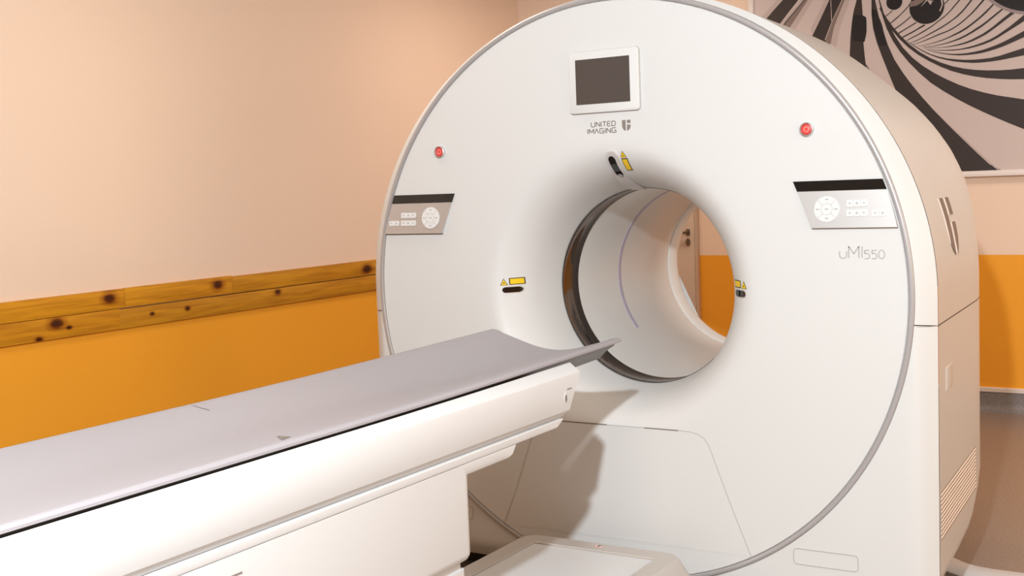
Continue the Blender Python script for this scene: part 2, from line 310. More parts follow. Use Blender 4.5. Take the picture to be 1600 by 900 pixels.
# ================================================================== POSTER on the back wall
BANDS = {
 'dark': [
  ([(-0.209,1.868),(-0.659,1.443),(-0.689,1.415),(-0.72,1.386),(-0.75,1.357),(-0.781,1.328),(-0.812,1.3)],
   [(-0.153,1.888),(-0.562,1.432),(-0.593,1.398),(-0.625,1.363),(-0.656,1.328),(-0.687,1.292),(-0.717,1.255)]),
  ([(-0.104,1.868),(-0.529,1.429),(-0.56,1.396),(-0.592,1.363),(-0.624,1.33),(-0.656,1.297),(-0.688,1.263)],
   [(-0.101,1.869),(-0.522,1.428),(-0.554,1.395),(-0.586,1.361),(-0.618,1.328),(-0.65,1.294),(-0.681,1.259)]),
  ([(-0.087,1.949),(-0.371,1.411),(-0.399,1.357),(-0.427,1.303),(-0.456,1.249),(-0.485,1.194),(-0.513,1.139)],
   [(-0.043,1.954),(-0.295,1.403),(-0.319,1.351),(-0.342,1.3),(-0.366,1.248),(-0.387,1.195),(-0.408,1.142)]),
  ([(-0.034,1.979),(-0.206,1.393),(-0.213,1.367),(-0.221,1.342),(-0.227,1.317),(-0.232,1.29),(-0.236,1.264),(-0.239,1.237),(-0.242,1.21),(-0.245,1.184),(-0.247,1.157),(-0.248,1.13),(-0.25,1.102),(-0.251,1.075),(-0.252,1.048),(-0.252,1.021)],
   [(-0.217,2.027),(-0.176,1.389),(-0.174,1.357),(-0.172,1.325),(-0.171,1.293),(-0.17,1.261),(-0.17,1.229),(-0.169,1.197),(-0.169,1.165),(-0.168,1.133),(-0.166,1.101),(-0.163,1.069),(-0.16,1.036),(-0.155,1.004),(-0.149,0.973),(-0.141,0.941)]),
  ([(-0.107,2.011),(-0.118,1.383),(-0.119,1.3),(-0.111,1.217),(-0.091,1.135),(-0.063,1.054),(-0.033,0.973),(-0.003,0.893),(0.029,0.814),(0.067,0.738),(0.109,0.664),(0.155,0.593),(0.202,0.523),(0.25,0.454),(0.297,0.385),(0.342,0.315)],
   [(-0.231,2.015),(-0.097,1.381),(-0.078,1.29),(-0.053,1.2),(-0.025,1.11),(0.011,1.024),(0.059,0.943),(0.112,0.866),(0.169,0.791),(0.228,0.719),(0.289,0.65),(0.351,0.582),(0.413,0.515),(0.475,0.45),(0.538,0.386),(0.601,0.324)]),
  ([(-0.205,2.012),(-0.076,1.378),(-0.058,1.292),(-0.032,1.208),(0.003,1.133),(0.044,1.066),(0.095,0.999),(0.154,0.933),(0.217,0.872),(0.286,0.82),(0.357,0.772),(0.43,0.727),(0.503,0.686),(0.576,0.647),(0.649,0.61),(0.722,0.575),(1.23,0.328)],
   [(-0.251,2.006),(-0.07,1.378),(-0.048,1.301),(-0.017,1.227),(0.019,1.155),(0.062,1.087),(0.114,1.026),(0.173,0.973),(0.237,0.927),(0.304,0.886),(0.371,0.85),(0.441,0.819),(0.511,0.794),(0.582,0.773),(0.652,0.757),(0.722,0.741),(1.261,0.621)]),
  ([(-0.072,1.329),(-0.042,1.262),(-0.004,1.199),(0.041,1.14),(0.092,1.086),(0.147,1.039),(0.207,0.998),(0.268,0.962),(0.331,0.931),(0.396,0.907),(0.462,0.888),(0.527,0.874),(0.593,0.864),(0.658,0.857),(0.722,0.853),(1.265,0.815)],
   [(-0.067,1.336),(-0.033,1.272),(0.007,1.211),(0.052,1.154),(0.101,1.102),(0.155,1.055),(0.213,1.016),(0.275,0.983),(0.338,0.957),(0.403,0.938),(0.467,0.925),(0.532,0.917),(0.596,0.913),(0.66,0.912),(0.723,0.915),(1.261,0.937)]),
  ([(0.088,1.12),(0.128,1.088),(0.17,1.058),(0.214,1.032),(0.259,1.011),(0.306,0.995),(0.353,0.982),(0.401,0.973),(0.448,0.966),(0.495,0.964),(0.542,0.965),(0.588,0.968),(0.633,0.973),(0.678,0.979),(0.723,0.985),(1.253,1.055)],
   [(0.092,1.12),(0.133,1.089),(0.175,1.061),(0.219,1.036),(0.265,1.017),(0.312,1.003),(0.36,0.994),(0.407,0.987),(0.455,0.984),(0.501,0.984),(0.547,0.986),(0.592,0.993),(0.636,1.004),(0.68,1.015),(0.723,1.026),(1.236,1.163)]),
  ([(0.168,1.078),(0.208,1.059),(0.249,1.043),(0.29,1.031),(0.332,1.021),(0.373,1.015),(0.415,1.013),(0.456,1.014),(0.497,1.017),(0.536,1.024),(0.575,1.033),(0.613,1.044),(0.65,1.057),(0.687,1.071),(0.723,1.085),(1.214,1.281)],
   [(0.168,1.078),(0.209,1.061),(0.251,1.046),(0.293,1.035),(0.335,1.027),(0.377,1.024),(0.419,1.024),(0.46,1.028),(0.501,1.034),(0.54,1.044),(0.579,1.056),(0.616,1.07),(0.652,1.086),(0.688,1.103),(0.723,1.12),(1.195,1.357)]),
  ([(0.175,1.08),(0.217,1.063),(0.259,1.053),(0.302,1.048),(0.345,1.045),(0.387,1.046),(0.429,1.049),(0.47,1.056),(0.51,1.065),(0.549,1.078),(0.585,1.094),(0.62,1.114),(0.655,1.134),(0.689,1.153),(0.723,1.173),(1.178,1.44)],
   [(0.175,1.08),(0.217,1.065),(0.259,1.056),(0.302,1.052),(0.344,1.051),(0.386,1.052),(0.427,1.058),(0.467,1.066),(0.506,1.077),(0.544,1.09),(0.58,1.108),(0.614,1.129),(0.647,1.15),(0.679,1.174),(0.71,1.198),(1.129,1.522)]),
  ([(0.179,1.081),(0.218,1.073),(0.258,1.068),(0.297,1.067),(0.336,1.068),(0.375,1.072),(0.413,1.078),(0.449,1.088),(0.484,1.102),(0.518,1.117),(0.549,1.136),(0.58,1.157),(0.61,1.178),(0.64,1.199),(0.67,1.219),(0.712,1.249)],
   [(0.179,1.082),(0.217,1.075),(0.255,1.07),(0.293,1.07),(0.331,1.073),(0.368,1.078),(0.404,1.085),(0.439,1.096),(0.472,1.11),(0.505,1.125),(0.535,1.143),(0.565,1.163),(0.593,1.185),(0.621,1.206),(0.65,1.227),(0.691,1.258)]),
  ([(0.168,1.084),(0.205,1.079),(0.242,1.08),(0.278,1.084),(0.314,1.089),(0.349,1.097),(0.383,1.106),(0.416,1.119),(0.448,1.135),(0.478,1.151),(0.508,1.169),(0.536,1.189),(0.563,1.21),(0.591,1.231),(0.618,1.251),(0.659,1.283)],
   [(0.168,1.085),(0.204,1.081),(0.24,1.083),(0.276,1.088),(0.311,1.094),(0.345,1.103),(0.378,1.114),(0.41,1.127),(0.441,1.143),(0.47,1.16),(0.5,1.177),(0.528,1.196),(0.555,1.216),(0.582,1.236),(0.609,1.256),(0.651,1.287)]),
  ([(0.143,1.088),(0.18,1.09),(0.216,1.094),(0.252,1.1),(0.287,1.108),(0.321,1.119),(0.354,1.131),(0.387,1.144),(0.418,1.16),(0.447,1.179),(0.475,1.199),(0.502,1.22),(0.528,1.242),(0.552,1.267),(0.575,1.291),(0.612,1.33)],
   [(0.143,1.089),(0.179,1.092),(0.215,1.097),(0.25,1.104),(0.284,1.113),(0.317,1.124),(0.349,1.138),(0.381,1.152),(0.411,1.168),(0.44,1.186),(0.468,1.206),(0.495,1.227),(0.52,1.249),(0.545,1.272),(0.569,1.296),(0.606,1.333)]),
  ([(0.121,1.099),(0.154,1.106),(0.187,1.115),(0.219,1.125),(0.251,1.136),(0.283,1.146),(0.314,1.155),(0.344,1.168),(0.373,1.184),(0.399,1.202),(0.424,1.222),(0.449,1.243),(0.472,1.265),(0.494,1.289),(0.516,1.312),(0.882,1.718)],
   [(0.121,1.102),(0.153,1.109),(0.185,1.119),(0.216,1.13),(0.246,1.141),(0.277,1.151),(0.308,1.16),(0.337,1.172),(0.365,1.187),(0.391,1.205),(0.416,1.224),(0.44,1.245),(0.462,1.267),(0.483,1.29),(0.504,1.314),(0.867,1.723)]),
  ([(0.103,1.108),(0.132,1.117),(0.161,1.127),(0.189,1.138),(0.216,1.15),(0.244,1.162),(0.271,1.175),(0.297,1.188),(0.323,1.203),(0.347,1.219),(0.371,1.235),(0.393,1.254),(0.413,1.275),(0.432,1.297),(0.451,1.32),(0.807,1.741)],
   [(0.103,1.111),(0.131,1.121),(0.159,1.131),(0.186,1.142),(0.212,1.155),(0.239,1.167),(0.265,1.18),(0.291,1.193),(0.316,1.207),(0.34,1.222),(0.363,1.239),(0.384,1.257),(0.404,1.277),(0.422,1.299),(0.44,1.321),(0.794,1.745)]),
  ([(0.081,1.124),(0.106,1.134),(0.132,1.144),(0.156,1.155),(0.18,1.166),(0.204,1.179),(0.227,1.192),(0.249,1.207),(0.271,1.222),(0.292,1.236),(0.313,1.252),(0.332,1.27),(0.35,1.289),(0.367,1.308),(0.385,1.327),(0.759,1.735)],
   [(0.081,1.128),(0.105,1.139),(0.129,1.149),(0.153,1.16),(0.177,1.172),(0.2,1.184),(0.222,1.196),(0.244,1.21),(0.265,1.225),(0.286,1.239),(0.307,1.254),(0.325,1.271),(0.342,1.29),(0.359,1.309),(0.376,1.328),(0.742,1.745)]),
  ([(0.059,1.143),(0.086,1.155),(0.113,1.166),(0.139,1.179),(0.165,1.191),(0.191,1.204)],
   [(0.059,1.151),(0.084,1.162),(0.11,1.173),(0.135,1.185),(0.159,1.198),(0.183,1.21)]),
  ([(0.037,1.169),(0.058,1.18),(0.079,1.191),(0.099,1.201),(0.12,1.212),(0.14,1.222)],
   [(0.037,1.177),(0.058,1.187),(0.079,1.198),(0.099,1.208),(0.12,1.219),(0.14,1.229)]),
  ([(0.012,1.194),(0.032,1.206),(0.052,1.218),(0.071,1.231),(0.089,1.245),(0.108,1.258)],
   [(0.012,1.202),(0.032,1.213),(0.052,1.225),(0.071,1.238),(0.089,1.252),(0.108,1.266)]),
  ([(-0.014,1.229),(-0.003,1.237),(0.008,1.244),(0.019,1.252),(0.03,1.26),(0.04,1.268),(0.05,1.277),(0.06,1.286),(0.07,1.295),(0.08,1.304),(0.089,1.313),(0.098,1.323),(0.106,1.334),(0.113,1.345),(0.12,1.356),(0.422,1.849)],
   [(-0.014,1.235),(-0.004,1.243),(0.007,1.251),(0.017,1.258),(0.027,1.266),(0.037,1.273),(0.047,1.281),(0.057,1.29),(0.066,1.299),(0.075,1.307),(0.084,1.316),(0.093,1.325),(0.1,1.335),(0.107,1.346),(0.112,1.357),(0.375,1.878)]),
  ([(-0.038,1.275),(-0.029,1.281),(-0.02,1.287),(-0.012,1.294),(-0.003,1.3),(0.005,1.306)],
   [(-0.038,1.28),(-0.03,1.286),(-0.022,1.292),(-0.014,1.298),(-0.006,1.304),(0.002,1.31)]),
  ([(0.298,1.311),(0.303,1.316),(0.308,1.32),(0.313,1.325),(0.318,1.329),(0.323,1.334),(0.734,1.707)],
   [(0.298,1.318),(0.302,1.322),(0.306,1.325),(0.309,1.328),(0.313,1.331),(0.316,1.335),(0.728,1.708)]),
 ],
 'mid': [
  ([(-0.101,1.869),(-0.522,1.428),(-0.554,1.395),(-0.586,1.361),(-0.618,1.328),(-0.65,1.294),(-0.681,1.259)],
   [(-0.133,1.912),(-0.502,1.426),(-0.531,1.388),(-0.559,1.35),(-0.588,1.312),(-0.617,1.274),(-0.645,1.234)]),
  ([(-0.043,1.954),(-0.295,1.403),(-0.319,1.351),(-0.342,1.3),(-0.366,1.248),(-0.387,1.195),(-0.408,1.142)],
   [(-0.034,1.956),(-0.277,1.401),(-0.299,1.352),(-0.32,1.304),(-0.341,1.255),(-0.355,1.203),(-0.366,1.15)]),
  ([(-0.158,1.007),(-0.156,0.999),(-0.154,0.99),(-0.153,0.982),(-0.151,0.973),(-0.149,0.965)],
   [(-0.149,1.006),(-0.144,0.996),(-0.14,0.987),(-0.135,0.977),(-0.13,0.967),(-0.126,0.957)]),
 ],
 'pale': [
  ([(-0.133,1.912),(-0.502,1.426),(-0.531,1.388),(-0.559,1.35),(-0.588,1.312),(-0.617,1.274),(-0.645,1.234)],
   [(-0.118,1.919),(-0.47,1.422),(-0.498,1.383),(-0.526,1.344),(-0.554,1.304),(-0.582,1.265),(-0.609,1.224)]),
  ([(-0.034,1.956),(-0.277,1.401),(-0.299,1.352),(-0.32,1.304),(-0.341,1.255),(-0.355,1.203),(-0.366,1.15)],
   [(-0.024,1.962),(-0.247,1.397),(-0.268,1.345),(-0.289,1.293),(-0.307,1.24),(-0.32,1.184),(-0.332,1.129)]),
  ([(-0.251,1.879),(-0.699,1.448),(-0.718,1.429),(-0.738,1.41),(-0.758,1.391),(-0.778,1.372),(-0.8,1.354)],
   [(-0.209,1.867),(-0.66,1.443),(-0.683,1.421),(-0.707,1.399),(-0.731,1.376),(-0.755,1.354),(-0.778,1.331)]),
  ([(-0.099,1.944),(-0.397,1.414),(-0.415,1.382),(-0.433,1.35),(-0.451,1.318),(-0.469,1.286),(-0.487,1.253)],
   [(-0.083,1.945),(-0.373,1.411),(-0.395,1.372),(-0.416,1.333),(-0.437,1.294),(-0.459,1.255),(-0.48,1.215)]),
 ],
 'black': [
  ([(-0.222,1.307),(-0.225,1.296),(-0.228,1.286),(-0.23,1.275),(-0.233,1.265),(-0.234,1.254),(-0.235,1.243),(-0.236,1.232),(-0.236,1.221),(-0.237,1.21),(-0.236,1.199),(-0.235,1.188),(-0.233,1.177),(-0.232,1.166),(-0.23,1.155)],
   [(-0.178,1.302),(-0.166,1.296),(-0.155,1.289),(-0.15,1.28),(-0.149,1.268),(-0.149,1.255),(-0.149,1.242),(-0.149,1.229),(-0.149,1.217),(-0.149,1.204),(-0.151,1.191),(-0.153,1.179),(-0.156,1.167),(-0.159,1.155),(-0.162,1.142)]),
  ([(-0.118,1.331),(-0.117,1.315),(-0.116,1.299),(-0.115,1.283),(-0.113,1.267),(-0.111,1.251),(-0.108,1.235),(-0.105,1.22),(-0.102,1.204),(-0.099,1.188),(-0.094,1.173),(-0.089,1.157),(-0.084,1.142),(-0.079,1.126),(-0.074,1.111)],
   [(-0.095,1.322),(-0.089,1.307),(-0.082,1.292),(-0.075,1.277),(-0.069,1.262),(-0.063,1.246),(-0.058,1.231),(-0.054,1.215),(-0.051,1.199),(-0.047,1.183),(-0.044,1.167),(-0.041,1.152),(-0.037,1.136),(-0.034,1.12),(-0.031,1.104)]),
 ],
 'light': [
  ([(-0.381,2.054),(-0.363,1.41),(-0.362,1.385),(-0.361,1.359),(-0.361,1.334),(-0.36,1.308),(-0.36,1.283)],
   [(-0.377,2.053),(-0.359,1.41),(-0.358,1.384),(-0.358,1.359),(-0.357,1.333),(-0.356,1.308),(-0.356,1.282)]),
  ([(-0.014,1.937),(-0.295,1.403),(-0.318,1.359),(-0.341,1.315),(-0.362,1.27),(-0.382,1.223),(-0.402,1.177)],
   [(-0.009,1.936),(-0.29,1.402),(-0.314,1.358),(-0.337,1.313),(-0.358,1.267),(-0.377,1.22),(-0.397,1.173)]),
  ([(-0.112,1.863),(-0.545,1.43),(-0.569,1.406),(-0.594,1.381),(-0.619,1.356),(-0.644,1.331),(-0.669,1.306)],
   [(-0.121,1.877),(-0.537,1.43),(-0.562,1.404),(-0.586,1.377),(-0.611,1.351),(-0.635,1.325),(-0.66,1.298)]),
  ([(0.26,0.683),(0.282,0.658),(0.305,0.632),(0.328,0.607),(0.351,0.582),(0.375,0.558),(0.398,0.534),(0.422,0.51),(0.445,0.487),(0.469,0.463),(0.492,0.439),(0.515,0.416),(0.539,0.393),(0.562,0.369),(0.585,0.346)],
   [(0.263,0.684),(0.286,0.659),(0.31,0.634),(0.333,0.609),(0.357,0.584),(0.381,0.56),(0.404,0.536),(0.428,0.512),(0.452,0.488),(0.476,0.464),(0.499,0.44),(0.523,0.416),(0.546,0.393),(0.57,0.369),(0.593,0.346)]),
 ],
}

PX0, PX1, PZ0, PZ1 = -.879, 1.62, .317, 1.62
post = thing('framed_poster', 'large black and white swirling tunnel print in white frame on back wall', 'poster', ((PX0 + PX1) / 2, YB, PZ0 + ZC))
fw = .034
bars = [(PX0, PX1, PZ0, PZ0 + fw), (PX0, PX1, PZ1 - fw, PZ1), (PX0, PX0 + fw, PZ0 + fw, PZ1 - fw), (PX1 - fw, PX1, PZ0 + fw, PZ1 - fw)]
for a, b, c, d in bars:
    obj('frame_bar', *box(a, b, YB - .048, YB - .001, c + ZC, d + ZC), PFRAME, post, bevel=.004)
IX0, IX1, IZ0, IZ1 = PX0 + fw, PX1 - fw, PZ0 + fw, PZ1 - fw
pp = obj('print_sheet', *box(IX0 - .005, IX1 + .005, YB - .034, YB - .002, IZ0 + ZC - .005, IZ1 + ZC + .005), POSTERW, post, smooth=False)
cl = lambda p: (min(max(p[0], IX0), IX1), min(max(p[1], IZ0), IZ1))
def band_mesh(bands, y):
    ps = []
    for a, b in bands:
        n = len(a); rows = []
        for i in range(n):
            p, q = cl(a[i]), cl(b[i]); rows.append([(p[0], y, p[1] + ZC), (q[0], y, q[1] + ZC)])
        ps.append(grid(rows))
    return merge(*ps)
def printed(name, bands, y, m):
    o = obj(name, *band_mesh(bands, y), m, post, smooth=False)
    return o
for i, b in enumerate(BANDS['pale']): printed('pale_stripe_print', [b], YB - .03425 - .00004 * i, POSTERP)
for i, b in enumerate(BANDS['mid']): printed('mid_stripe_print', [b], YB - .0345 - .00004 * i, POSTERM)
for i, b in enumerate(BANDS['dark']): printed('dark_stripe_print', [b], YB - .0348 - .00004 * i, POSTERD)
for i, b in enumerate(BANDS['black']): printed('black_patch_print', [b], YB - .0358 - .00003 * i, POSTERB)
for i, b in enumerate(BANDS['light']): printed('thin_line_print', [b], YB - .0359 - .00003 * i, POSTERP)
def disc_print(name, cx, cz, r, y, m, sq=1.0):
    pts = [cl(p) for p in circle(cx, cz, r, r * sq, 64)]
    return obj(name, [(x, y, z + ZC) for x, z in pts], [tuple(range(64))], m, post, smooth=False)
disc_print('printed_ball', .015, 1.357, .046, YB - .0362, POSTERB)
disc_print('printed_ball', .199, 1.309, .098, YB - .0362, POSTERB)
printed('printed_highlight', [([(.105, 1.345), (.15, 1.36), (.2, 1.36)], [(.105, 1.318), (.145, 1.322), (.17, 1.335)])], YB - .0366, POSTERM)
for b in [([(.165, 1.31), (.19, 1.342), (.21, 1.37)], [(.19, 1.333), (.2, 1.343), (.215, 1.37)]), ([(.215, 1.37), (.232, 1.342), (.262, 1.316)], [(.205, 1.37), (.222, 1.342), (.24, 1.335)]), ([(.2, 1.345), (.22, 1.318)], [(.235, 1.345), (.222, 1.318)]), ([(.275, 1.275), (.29, 1.31), (.287, 1.36)], [(.268, 1.277), (.282, 1.31), (.275, 1.36)])]: printed('printed_highlight', [b], YB - .0369, POSTERP)
disc_print('printed_ball_rim', .783, 1.548, .344, YB - .0362, POSTERV)
disc_print('printed_ball', .783, 1.548, .327, YB - .0366, POSTERB)

# ================================================================== SCANNER
sc = thing('medical_scanner', 'large white ring-shaped imaging scanner with round open bore', 'scanner', (0, .4, 0))
def P(a, r, y): a = R(a); return (r * math.sin(a), y, r * math.cos(a) + ZC)
FL = [(.347, .27), (.353, .235), (.363, .185), (.377, .132), (.393, .092), (.411, .060), (.430, .036), (.450, .018), (.473, .006), (.502, .001), (.56, 0)]
def spl(pts, n):
    out = []; t = list(range(len(pts)))
    for i in range((len(pts) - 1) * n + 1):
        k = min(i // n, len(pts) - 2); u = (i - k * n) / n
        p0, p1, p2, p3 = pts[max(k - 1, 0)], pts[k], pts[k + 1], pts[min(k + 2, len(pts) - 1)]
        out.append(tuple(.5 * (2 * b + (c - a) * u + (2 * a - 5 * b + 4 * c - d) * u * u + (3 * b - a - 3 * c + d) * u ** 3) for a, b, c, d in zip(p0, p1, p2, p3)))
    return out
FLS = spl(FL, 4)
def flare_y(r):
    for (ra, ya), (rb, yb) in zip(FLS, FLS[1:]):
        if ra <= r <= rb: return ya + (yb - ya) * (r - ra) / (rb - ra)
    return 0.0 if r > .6 else .27
def on_flare(x, z, off=0.0):             # a point of the front surface, lifted along -y and towards the axis
    r = math.hypot(x, z); e = .002
    dy = (flare_y(r + e) - flare_y(r - e)) / (2 * e); n = Vector((x / r * dy, -1, z / r * dy)); n.normalize()
    return (x + n.x * off, flare_y(r) + n.y * off, z + ZC + n.z * off)
NA = 160
prof = [(r, y) for r, y in FLS] + [(.75, 0), (.90, 0), (.961, 0), (.9642, .004), (.9642, .012)]
prof = [(.3465, .274)] + prof
rows = [[P(360 * j / NA, r, y) for j in range(NA)] for r, y in prof]
obj('front_cover', *grid(rows, True), WHITE, sc, angle=40)
# grey bead round the front cover
tr = [(.9640, .014), (.9645, .000), (.967, -.0035), (.972, -.005), (.977, -.0045), (.9805, -.0015), (.9815, .014)]
lab(obj('ring_trim', *grid([[P(360 * j / NA, r, y) for j in range(NA)] for r, y in tr], True), SILVER, sc), 'grey trim ring round the front cover')

# outline of the housing
ZS = -.085                                # height of the seam between upper and lower covers
XH, ZT, ZBOT = 1.036, .992, -.985
A79 = [0, 15, 23, 41, 46, 52, 58, 64, 70, 76, 82, 90]; R79 = [.975, .98, .978, .978, .983, .996, 1.007, 1.016, 1.019, 1.015, 1.008, 1.008]
def interp(x, xs, ys):
    if x <= xs[0]: return ys[0]
    for i in range(len(xs) - 1):
        if x <= xs[i + 1]: return ys[i] + (ys[i + 1] - ys[i]) * (x - xs[i]) / (xs[i + 1] - xs[i])
    return ys[-1]
def half_w(y): return interp(y, [.05, .79, .9, 1.02, 1.14, 1.24, 1.30, 1.34], [1.036, 1.008, .995, .97, .93, .88, .83, .76])
def shell_R(a, y):
    e = 1 / math.sqrt((math.sin(R(a)) / XH) ** 2 + (math.cos(R(a)) / ZT) ** 2)
    b = interp(a, A79, R79); s = min(max((y - .05) / .74, 0), 1)
    k = half_w(y) / 1.008 if y > .79 else 1
    return (e * (1 - s) + b * s) * k
def front_outline(a):                     # a in degrees, clockwise from the top
    s, c = abs(math.sin(R(a))), math.cos(R(a))
    if c >= 0: return shell_R(min(abs(a), 360 - abs(a)), .05)
    r = XH / s if s > 1e-6 else 9
    return min(r, ZBOT / c)
def rim_rows(angs):
    rows = []
    for t in (0, .15, .3, .45, .6, .7, .8, .88, .94, .98, 1.0):
        row = []
        for a in angs:
            ro = front_outline(a); ri = .9812; r = ri + (ro - ri) * t; d = ro - r
            s, c = math.sin(R(a)), math.cos(R(a))
            if c < 0: d = min(XH - abs(r * s), r * c - ZBOT if abs(ZBOT) < 9 else d)
            y = .003 + .042 * max(0, 1 - d / .058) ** 1.25
            row.append(P(a, r, y))
        rows.append(row)
    rows.append([P(a, front_outline(a) - .004, .060) for a in angs])
    return rows
aS = math.degrees(math.atan2(XH, ZS))     # direction of the seam corner (a little past 90)
g = .09
up = [-aS + g + (2 * aS - 2 * g) * i / 120 for i in range(121)]
obj('upper_rim_cover', *grid(rim_rows(up)), WHITE, sc, angle=50)
cr = math.degrees(math.atan2(XH, ZBOT))
lo = sorted(set([aS + g + (360 - 2 * aS - 2 * g) * i / 120 for i in range(121)] + [cr, 360 - cr]))
obj('lower_front_cover', *grid(rim_rows(lo)), WHITE, sc, angle=50)
for s in (-1, 1):                         # seam between the two
    rows = []
    for r in (.985, .995, 1.005, 1.015, 1.023, 1.029, 1.033, 1.0355):
        y = .003 + .042 * max(0, 1 - (XH - r) / .058) ** 1.25 - .0006
        rows.append([(s * r, y, ZS + .0002 + ZC), (s * r, y, ZS - .0022 + ZC)])
    obj('seam', *grid(rows), SEAMSOFT, sc)

# arch over the top and sides
ys = [.052, .10, .2, .3, .4, .5, .6, .7, .79, .85, .9, .96, 1.02, 1.08, 1.14, 1.19, 1.24, 1.27, 1.30, 1.32, 1.34]
aa = sorted(set([90 * i / 36 for i in range(37)] + A79))
def arch(y):
    row = [(-half_w(y), y, ZS + .002 + ZC)]
    for a in reversed(aa): r = shell_R(a, y); row.append((-r * math.sin(R(a)), y, r * math.cos(R(a)) + ZC))
    for a in aa[1:]: r = shell_R(a, y); row.append((r * math.sin(R(a)), y, r * math.cos(R(a)) + ZC))
    row.append((half_w(y), y, ZS + .002 + ZC))
    return row
obj('arch_cover', *grid([arch(y) for y in ys]), WHITE, sc, angle=50)
# lower side panels
def skirt_z(y): return interp(y, [.05, .40, .60, .73, .79, .9, 1.0, 1.14, 1.34], [-.882, -.868, -.853, -.820, -.775, -.74, -.73, -.725, -.72])
for s in (-1, 1):
    rows = []
    for y in ys:
        zb = skirt_z(y); w_ = half_w(y)
        rows.append([(s * w_, y, ZS - .002 + ZC), (s * w_, y, -.3 + ZC), (s * w_, y, zb + .04 + ZC), (s * (w_ - .004), y, zb + .014 + ZC), (s * (w_ - .016), y, zb + .002 + ZC), (s * (w_ - .05), y, zb + ZC), (s * (w_ - .25), y, zb + ZC)])
    obj('side_panel', *grid(rows), WHITE, sc, angle=50)
    # dark gap under the arch cover and down the front edge
    obj('seam', *grid([[(s * (half_w(y) - .0025), y, ZS + .006 + ZC), (s * (half_w(y) - .0025), y, ZS - .006 + ZC)] for y in ys]), SEAM, sc)
obj('edge_gap', *grid([[P(a, front_outline(a) - .008, y) for a in ([-160 + 320 * i / 160 for i in range(161)])] for y in (.044, .058)]), SEAM, sc)
# rear face round the bore
back = arch(1.34); outl = [(x, z - ZC) for x, y, z in back] + [(x, -.72) for x in (.7, .5, .3, .1, -.1, -.3, -.5, -.7)]
rows = []
for t in (0, .5, .85, 1):
    row = []
    for x, z in outl:
        a = math.atan2(x, z); bx, bz = .36 * math.sin(a), .36 * math.cos(a)
        row.append((x + (bx - x) * t, 1.34 + (.006 if t in (.5,) else 0), z + (bz - z) * t + ZC))
    rows.append(row)
obj('rear_cover', *grid(rows, True), WHITE, sc, angle=50)
# plinth
obj('plinth', *box(-.86, .86, .12, .74, .002, .30), DARK, sc, bevel=.01)

# bore: black ring, tunnel liner, rear lip, violet laser strip
rg = [(.3462, .268), (.3470, .272), (.3450, .276), (.3470, .280), (.3495, .33), (.3500, .386), (.3480, .392), (.3478, .398), (.352, .4005)]
lab(obj('bore_ring', *grid([[P(360 * j / NA, r, y) for j in range(NA)] for r, y in rg], True), RINGBLACK, sc), 'glossy black ring inside the bore mouth')
tn = [(.3505, .400), (.3500, .402), (.3500, 1.222), (.3512, 1.226), (.3525, 1.229)]
obj('bore_tunnel', *grid([[P(360 * j / NA, r, y) for j in range(NA)] for r, y in tn], True), TUNNEL, sc, angle=50)
lp = [(.3528, 1.2285), (.3485, 1.2290), (.3470, 1.231), (.3468, 1.310), (.350, 1.330), (.362, 1.343)]
obj('rear_lip', *grid([[P(360 * j / NA, r, y) for j in range(NA)] for r, y in lp], True), TUNNEL, sc, angle=40)
vs = [[P(-128 + 256 * i / 90, r, y) for i in range(91)] for r, y in ((.3502, .738), (.3488, .739), (.3488, .763), (.3502, .764))]
lab(obj('laser_window_strip', *grid(vs), VIOLET, sc), 'pale violet curved strip inside the bore')

# access panel under the bore
def mirror(l): return l + [(-x, z) for x, z in reversed(l)]
half = [(.465, -.842), (.40, -.683), (.336, -.512), (.326, -.487), (.312, -.468), (.29, -.4555), (.262, -.4505), (.223, -.449)]
obj('access_panel', *front(mirror(half), -.0012, .002), WHITE, sc)
obj('seam', *ribbon(mirror([(.466, -.845)] + half[1:]), .0022, -.0016), SEAMSOFT, sc)
obj('seam', *ribbon([(-.222, -.4488), (-.06, -.4488), (-.04, -.4488)], .004, -.0019), SEAM, sc)
obj('seam', *ribbon([(.10, -.449), (.16, -.449), (.222, -.4492)], .0036, -.0019), SEAM, sc)
for s in (-1, 1):
    c = sorted((s * .603, s * .805))
    obj('recess_outline', *ribbon(rrect(c[0], c[1], -.845, -.795, .012), .0022, .0015, True, dy=.004), SEAMSOFT, sc)

# display
bz = obj('display_bezel', *front(rrect(-.137, .121, .601, .805, .012), -.013, .001), WHITE, sc, bevel=.004)
lab(obj('display_screen', *front([(-.109, .630), (.090, .630), (.090, .778), (-.109, .778)], -.0136, -.010), SCREEN, bz), 'dark blank display screen')
obj('bezel_shadow_gap', *front(rrect(-.1385, .1225, .5992, .8065, .013), -.0016, .0), SEAMSOFT, bz)

